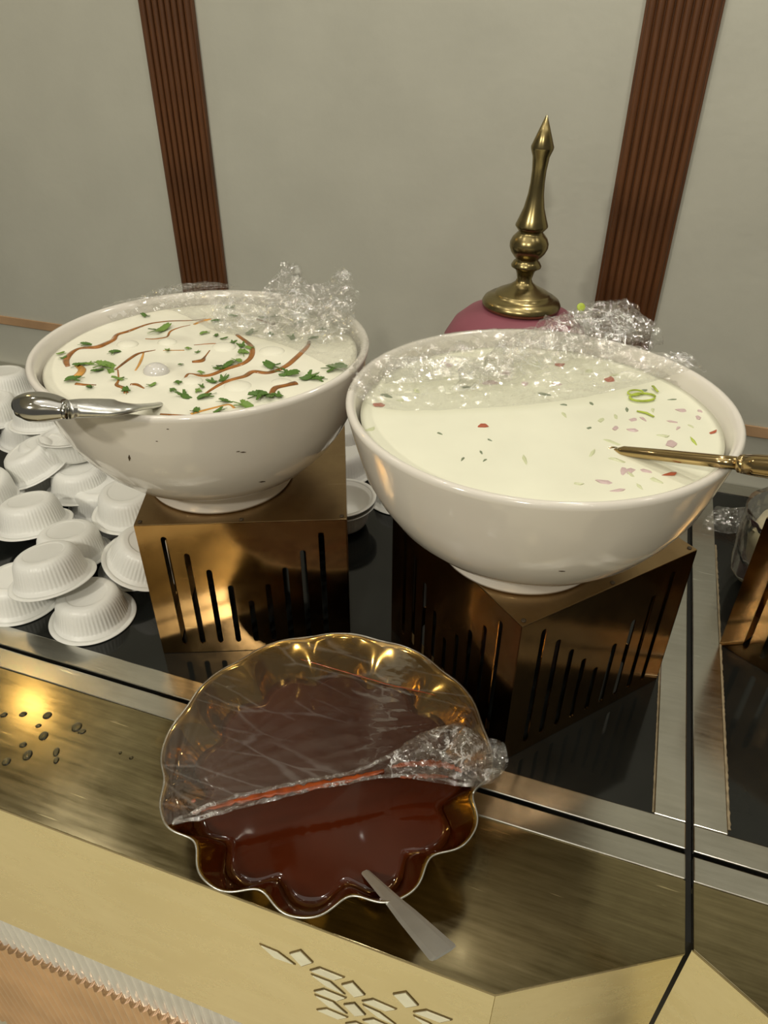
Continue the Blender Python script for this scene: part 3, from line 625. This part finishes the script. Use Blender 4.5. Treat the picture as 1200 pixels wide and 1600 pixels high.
CUPS = [
 ([(76,982),(213,952),(130,1012),(180,993),(100,1003)], .0005, 'front white ribbed cup upside down on black glass, nearest the steel frame', 0, 0),
 ([(99,920),(16,978),(60,968),(90,945)], .0005, 'upside-down ribbed cup at lower left, half under the cup on the left edge', 0, 0),
 ([(49,872),(174,848),(96,903),(130,900)], .026, 'upside-down ribbed cup in the middle of the heap, directly behind the front cup', .13, 2.2),
 ([(51,874),(30,905),(0,922)], .052, 'tilted cup cut by the left edge, resting on the lower left cup', .2, 2.6),
 ([(112,806),(40,853),(80,845),(0,846)], .038, 'upside-down cup leaning left behind the middle cup', .18, 2.4),
 ([(75,770),(111,795),(180,749),(150,785)], .022, 'upside-down cup left of and below the belly of the left bowl', .05, 2.0),
 ([(144,809),(180,834),(148,822),(205,833)], .050, 'upside-down ribbed cup beside the rear left corner of the left riser', .05, -1),
 ([(165,881),(172,900),(192,918),(228,928)], .034, 'cup tipped toward the left riser with its ribs facing front', .36, .2),
 ([(195,925),(170,908),(150,915)], .0005, 'cup lying half hidden between front cup and left riser', 0, 0),
 ([(20,737),(33,749),(60,753)], .055, 'upside-down cup above the leaning pair, below the silver ladle', .08, 2.2),
 ([(9,665),(20,674),(45,681),(75,680)], .080, 'upside-down cup directly under the egg-shaped ladle end', .05, 2.0),
 ([(0,633),(-30,628),(40,622)], .085, 'rearmost smooth cup at the left edge, left of the big bowl', .1, 1.5),
 ([(24,719),(9,740),(0,746)], .055, 'cup at the left edge tipped on its side beneath the ladle', .35, -2.6),
 ([(18,790),(8,800),(-20,806)], .045, 'cup mostly off the left edge, level with the rear heap', .1, 0),
 ([(0,672),(-20,674),(14,666)], .070, 'cup behind the ladle end cut by the left edge', .1, 1),
 ([(22,770),(45,778),(75,772)], .0005, 'cup buried low between the leaning cup and the ladle cup', 0, 0),
 ([(125,818),(140,822),(155,820)], .0005, 'cup buried behind the middle cup, only a sliver visible', 0, 0),
 ([(5,705),(40,712),(72,700)], .030, 'cup squeezed beneath the ladle cup, bottom hidden', .1, .4),
]
for pts, z, lb, tl, az in CUPS:
    c = fit(pts, z)+(Vector((-.012, .004, 0)) if 'tipped toward the left riser' in lb else Vector()); e = cup(600, 800, z, lb, tl, az); e.location = c
e = cup(600, 800, 0, 'open upright cup half hidden behind the left bowl, its mouth facing up', .12, 2.4, up=True); e.location = fit([(61,660),(80,692),(122,714)], .105)
# group between the two risers
c0 = fit([(590,772),(575,790),(545,803)], .060)
for dz, lb in ((0, 'lower cup of the upright nested pair between the two risers'), (.009, 'upper open cup of the nested pair between the two risers')):
    e = cup(600, 800, 0, lb, -.05, 0, up=True); e.location = c0+Vector((-.001, .0, dz-.016))
e = cup(600, 800, 0, 'upside-down cup behind the right bowl, only its rim showing right of the nested pair'); e.location = fit([(581,792),(594,800),(608,804)], .0005)
e = cup(600, 800, 0, 'upside-down cup just behind the nested pair between the risers', .1, 1); e.location = oz(530, 735, .03)
e = cup(600, 800, 0, 'topmost upside-down cup between the bowls, behind the nested pair', .1, 1); e.location = oz(530, 695, .05)
e = cup(600, 800, 0, 'cup on black glass behind the right bowl, farthest of that small heap', 0, 0); e.location = oz(545, 670, .001)
# ------------------------------------------------------------------ cling film
def filmpatch(name, edge, cen, R, z, a0, a1, sag, mat, label, amp=.002, freq=26, nu=150, nv=90, hang=.03, seed=0, parent=None, extra=None, lift=.0008):
    """sheet from a free front edge back to the rim arc, then hanging down outside"""
    E = smoothpath(edge, 12); vs = []; fs = []
    for i in range(nu+1):
        s = i/nu; k = s*(len(E)-1); i0 = min(len(E)-2, int(k)); e = E[i0].lerp(E[i0+1], k-i0)
        a = a0+(a1-a0)*s
        b = Vector((cen.x+R*math.cos(a), cen.y+R*math.sin(a), z+lift)); out = Vector((math.cos(a), math.sin(a), 0))
        for j in range(nv+1):
            t = j/nv
            if t <= .82:
                q = t/.82; p = e.lerp(b, q); w = math.sin(PI*q)
                rr = math.hypot(p.x-cen.x, p.y-cen.y)/R
                p.z -= sag*w**.7*max(0, 1-rr**6)
                v = Vector((p.x*freq, p.y*freq, seed)); n1 = ridged(v, 4)
                p.z += amp*(n1-.4)*min(1, w*2+.25)
                if extra: p = extra(p, s, q)
            else:
                q = (t-.82)/.18; p = b+out*(.004*math.sin(min(1, q*3)*PI/2)-.0*q)+Vector((0, 0, -hang*q*(.7+.4*noise.noise(Vector((a*6, seed, 0))))))
                p += out*(.0035*(noise.noise(Vector((a*30, q*2, seed)))+.5)-.012*q)
                if z > .2: p += -out*.010*q
            vs.append(p)
    for i in range(nu):
        for j in range(nv): a = i*(nv+1)+j; fs.append((a, a+1, a+nv+2, a+nv+1))
    o = link(name, mesh(name, vs, fs), mat, parent)
    return tag(o, label, 'film') if label else o
def pouch(base, tops, depth, mat, parent, seed=0, nu=70, nv=40, fold=.006):
    """crushed double sheet rising from a base line to an outline of peaks"""
    Bp = smoothpath(base, 10); Tp = smoothpath(tops, 10); vs = []; fs = []
    for side in (0, 1):
        off = len(vs)
        for i in range(nu+1):
            s = i/nu; k = s*(len(Bp)-1); i0 = min(len(Bp)-2, int(k)); b = Bp[i0].lerp(Bp[i0+1], k-i0)
            k = s*(len(Tp)-1); i0 = min(len(Tp)-2, int(k)); tt = Tp[i0].lerp(Tp[i0+1], k-i0)
            for j in range(nv+1):
                t = j/nv; p = b.lerp(tt, t); bul = math.sin(PI*min(1, t*1.0)) if t < 1 else 0
                bul = math.sqrt(max(0, 1-t*t))*(1 if s not in (0, 1) else 0)*math.sin(PI*s)**.5 if 0 < s < 1 else 0
                p = p+hd*depth*(1 if side else -1)*bul
                v = p*30+Vector((seed, side*5, 0)); d = noise.noise_vector(v)*fold*1.5+noise.noise_vector(v*2.4)*fold*.55
                d += (hd*ridged(v*1.3, 2)*.45+Vector((0, 0, 1))*(ridged(v*1.6, 2)*.2))*fold
                p = p+d*min(1, (1.15-t)*2+.35)*min(1, t*4+.2); vs.append(p)
        for i in range(nu):
            for j in range(nv): a = off+i*(nv+1)+j; fs.append((a, a+1, a+nv+2, a+nv+1))
    return link('crushed_bunch', mesh('bunch', vs, fs), mat, parent)
def ang(c, px, py, z): p = oz(px, py, z); return math.atan2(p.y-c.y, p.x-c.x)
# film on left bowl
f1 = tag(empty('cling_film', (B1.x, B1.y, RIMZ)), 'clear cling film peeled back over the rear of the left bowl, bunched in two peaks', 'film'); f1.location = (0, 0, 0)
aL = ang(B1, 150, 480, RIMZ); aR = ang(B1, 566, 575, RIMZ)
filmpatch('film_sheet', [oz(190, 474, RIMZ), oz(235, 478, FZ+.010), oz(285, 492, FZ+.008), oz(330, 515, FZ+.006), oz(400, 528, FZ+.006), oz(455, 545, FZ+.007), oz(515, 572, FZ+.010), oz(560, 588, RIMZ)], B1, .187, RIMZ, aL, aR, .010, 'film', None, .0035, 24, seed=3, parent=f1, hang=.02)
pouch([oz(340, 515, FZ+.006), oz(420, 520, FZ+.006), oz(480, 528, FZ+.006), oz(548, 530, FZ+.012)], [oz(335, 470, .40), oz(400, 462, .40), oz(438, 424, .415), oz(452, 413, .418), oz(480, 445, .41), oz(505, 450, .405), oz(528, 422, .415), oz(543, 424, .415), oz(556, 465, .40)], .022, 'film_crush', f1, 4, fold=.010)
pouch([oz(420, 515, FZ+.006), oz(545, 520, FZ+.012)], [oz(415, 470, .40), oz(450, 445, .41), oz(500, 468, .40), oz(552, 480, .398)], .012, 'film_crush', f1, 9, 50, 30, .008)
pouch([oz(215, 470, RIMZ), oz(300, 452, RIMZ), oz(375, 448, RIMZ)], [oz(215, 462, .391), oz(265, 447, .393), oz(300, 441, .394), oz(345, 443, .393), oz(375, 450, .39)], .006, 'film_crush', f1, 14, 60, 14, .003)
# film on right bowl
f2 = tag(empty('cling_film'), 'clear cling film folded back over the rear half of the right yoghurt bowl', 'film')
aL = ang(B2, 541, 612, RIMZ); aR = ang(B2, 1100, 575, RIMZ)
if aL < 0: aL += 2*PI
filmpatch('film_sheet', [oz(541, 606, RIMZ+.001), oz(580, 634, FZ+.006), oz(640, 642, FZ+.002), oz(720, 641, FZ+.001), oz(820, 634, FZ+.002), oz(900, 624, FZ+.004), oz(985, 606, FZ+.009), oz(1050, 588, RIMZ-.003), oz(1094, 574, RIMZ+.001)], B2, .187, RIMZ, aL, aR, .012, 'film', None, .0045, 22, seed=8, parent=f2, hang=.03)
pouch([oz(700, 610, FZ+.004), oz(780, 590, FZ+.006), oz(860, 560, FZ+.008), oz(960, 540, RIMZ-.002), oz(1020, 545, RIMZ)], [oz(760, 560, .395), oz(830, 515, .400), oz(885, 488, .408), oz(935, 469, .415), oz(985, 476, .413), oz(1030, 505, .405)], .020, 'film_crush', f2, 21, 90, 44, .009)
pouch([oz(880, 540, RIMZ), oz(1000, 535, RIMZ)], [oz(900, 488, .41), oz(940, 478, .413), oz(985, 490, .41), oz(1035, 520, .402)], .014, 'film_crush', f2, 33, 50, 30, .009)
pouch([oz(1045, 560, RIMZ), oz(1105, 583, RIMZ)], [oz(1045, 549, .392), oz(1075, 555, .392), oz(1104, 576, .391)], .004, 'film_crush', f2, 37, 30, 12, .003)
pouch([oz(600, 600, FZ+.007), oz(700, 590, FZ+.007), oz(800, 590, FZ+.006)], [oz(600, 560, .392), oz(700, 560, .393), oz(800, 560, .393)], .006, 'film', f2, 51, 60, 30, .004)
o = link('radish_disc', lathe([(.0005, .0008), (.0045, .0008), (.0052, 0), (.0045, -.0008), (.0005, -.0008)], 20), 'lime'); o.location = oz(908, 480, .412); o.rotation_euler = (1.0, 0, .4)
tag(o, 'small pale green vegetable disc stuck to the film above the right bowl', 'vegetable')
# film on sauce bowl
f3 = tag(empty('cling_film'), 'taut cling film smeared with red sauce over the rear half of the scalloped bowl', 'film')
CS = Vector((SX, SY, 0)); zc = SZ+.0014
vs = []; fs = []; NU, NV = 200, 70
E = smoothpath([oz(272, 1287, zc), oz(330, 1272, zc), oz(400, 1252, zc-.002), oz(470, 1236, zc-.004), oz(540, 1222, zc-.004), oz(620, 1213, zc-.003), oz(690, 1212, zc-.001), oz(742, 1228, zc)], 12)
aL = ang(CS, 272, 1287, zc); aR = ang(CS, 744, 1228, zc)
if aL < aR: aL += 2*PI
for i in range(NU+1):
    s = i/NU; k = s*(len(E)-1); i0 = min(len(E)-2, int(k)); e = E[i0].lerp(E[i0+1], k-i0); a = aL+(aR-aL)*s
    R = .1612*sf(a, 8); b = Vector((SX+R*math.cos(a), SY+R*math.sin(a), zc+.0008)); out = Vector((math.cos(a), math.sin(a), 0))
    for j in range(NV+1):
        t = j/NV
        if t < .86:
            q = t/.86; p = e.lerp(b, q); w = math.sin(PI*q)*math.sin(PI*min(1, max(0, s*1.0)))
            p.z -= .0045*w
            # radiating pleats towards the two gathers
            for gx, gy, sgn in ((268, 1235, 1), (748, 1120, 1)):
                g = oz(gx, gy, zc); d = p-g; r_ = math.hypot(d.x, d.y); th = math.atan2(d.y, d.x)
                p.z += .0010*math.exp(-r_*9)*ridged(Vector((th*9, r_*3, gx)), 3)
            p.z += .0002*ridged(Vector((p.x*14+p.y*10, p.y*40, 3)), 2)
        else:
            q = (t-.86)/.14; p = b+out*(.0012*math.sin(q*PI/2))+Vector((0, 0, -.012*q*(1+.5*noise.noise(Vector((a*8, 0, 1)))))) - out*.006*q
        vs.append(p)
for i in range(NU):
    for j in range(NV): a = i*(NV+1)+j; fs.append((a, a+1, a+NV+2, a+NV+1))
link('film_sheet', mesh('film3', vs, fs), 'film_taut', f3)
def rope(pts, r, mat='film_crush', nm='film_roll'):
    P = smoothpath(pts, 10); return link(nm, tube(P, [(r*(.7+.6*abs(noise.noise(p*60))), r*.5) for p in P], 14, nz=r*.6), mat, f3)
rope([oz(270, 1287, zc+.002), oz(330, 1273, zc+.002), oz(400, 1254, zc+.001), oz(520, 1226, zc), oz(640, 1211, zc), oz(740, 1229, zc+.001)], .0028)
rope([oz(272, 1283, zc+.002), oz(360, 1248, zc+.002), oz(470, 1222, zc+.002), oz(560, 1203, zc+.002), oz(610, 1180, zc+.003), oz(660, 1148, zc+.003), oz(715, 1134, zc+.003), oz(748, 1150, zc+.003)], .0030)
pouch([oz(600, 1205, zc), oz(680, 1218, zc), oz(745, 1228, zc+.001)], [oz(620, 1178, zc+.004), oz(665, 1148, zc+.008), oz(712, 1134, zc+.010), oz(755, 1165, zc+.014)], .004, 'film_crush', f3, 61, 60, 36, .0035)
pouch([oz(735, 1240, zc-.004), oz(760, 1190, zc)], [oz(765, 1222, zc+.004), oz(788, 1195, zc+.012), oz(790, 1168, zc+.014), oz(768, 1160, zc+.012)], .010, 'film_crush', f3, 71, 50, 30, .007)
pouch([oz(738, 1222, zc), oz(752, 1172, zc)], [oz(762, 1225, zc+.010), oz(785, 1205, zc+.018), oz(786, 1172, zc+.016)], .008, 'film_crush', f3, 77, 40, 24, .007)
for pts, w, lb in (([(300,1270),(360,1254),(430,1238),(500,1226),(560,1214),(600,1204)], .0045, 'red sauce smear running along the rolled film edge of the scalloped bowl'),
                   ([(610,1198),(660,1192),(700,1196),(722,1206)], .0040, 'red sauce smear under the fanned film at right of the scalloped bowl'),
                   ([(625,1214),(660,1212),(700,1214)], .0028, 'thin red sauce smear on the lower film edge of the scalloped bowl'),
                   ([(470,1030),(540,1050),(610,1070),(680,1086)], .0009, 'orange sauce streak on the film across the rear of the scalloped bowl'),
                   ([(300,1252),(306,1250)], .0022, 'small red sauce drop on the film at far left of the scalloped bowl')):
    P = smoothpath([oz(a, b, zc-.0012 if b > 1150 else zc-.0018) for a, b in pts], 8); n = len(P)
    tag(link('sauce_smear', tube(P, [(w*(.35+.9*abs(math.sin(i*1.3+w*900))*math.sin(PI*(i+.6)/(n+.2))), .0005) for i in range(n)], 8, nz=.0006), 'splash'), lb, 'sauce', 'sauce smeared on the film')
# ------------------------------------------------------------------ glass dish at the right edge with its film
dc = Vector((.302, .985, 0))
gd = empty('glass_dish', dc, label='round clear glass dish of pale sliced salad cut by the right edge', cat='dish'); gd.scale = (.78, .78, .95)
def gs(a, i): return 1+(.018*math.cos(24*a) if i in (7, 8, 9) else 0)
link('dish_body', lathe([(.0005, .0005), (.055, .0005), (.085, .012), (.104, .040), (.110, .070), (.108, .095), (.106, .105), (.110, .116), (.111, .119), (.107, .118), (.102, .105), (.105, .090), (.106, .070), (.100, .042), (.082, .016), (.050, .005), (.0005, .005)], 120, gs), 'clear', gd)
tag(link('sliced_salad', lathe([(.0005, .006), (.042, .008), (.066, .025), (.075, .045), (.0775, .072), (.070, .094), (.045, .106), (.0005, .112)], 60, lambda a, i: 1+.05*noise.noise(Vector((math.cos(a)*3, math.sin(a)*3, i*1.3)))-.03), 'salad', loc=(dc.x, dc.y, .0)), 'pale yellow sliced vegetables heaped in the glass dish at right', 'salad', kind='stuff')
for k in range(9):
    a = rnd.uniform(1.8, 4.4); r_ = .055; p = dc+Vector((r_*math.cos(a), r_*math.sin(a), .045+.012*rnd.random()+.015))
    P = [p+Vector((.02*math.cos(t+k), .012*math.sin(t+k)*.4, .016*math.sin(t))) for t in [i*.3 for i in range(9)]]
    tag(link('onion_slice', tube(P, [(.0025, .001)]*9, 6), 'onion' if k % 3 == 0 else 'salad'), 'curved onion slice in the glass dish at the right edge', 'onion', 'onion slices in the glass dish')
f4 = tag(empty('cling_film'), 'crushed cling film tail trailing left from the glass dish at right', 'film')
pouch([oz(1098, 822, .006), oz(1130, 826, .008), oz(1160, 822, .018), oz(1180, 818, .03)], [oz(1105, 806, .014), oz(1120, 792, .022), oz(1150, 796, .026), oz(1185, 790, .04)], .014, 'film_crush', f4, 91, 50, 26, .005)
me = lathe([(.1135, .020), (.1150, .050), (.1165, .085), (.1155, .112), (.1170, .122), (.100, .124), (.06, .126), (.0005, .127)], 90, lambda a, i: 1+.02*noise.noise(Vector((a*5, i*.7, 2))) + .012*noise.noise(Vector((a*22, i, 7))))
o = link('film_cover', me, 'film_taut', f4, loc=dc); o.scale = (.78, .78, .95)
print('OBJS', len(bpy.data.objects))
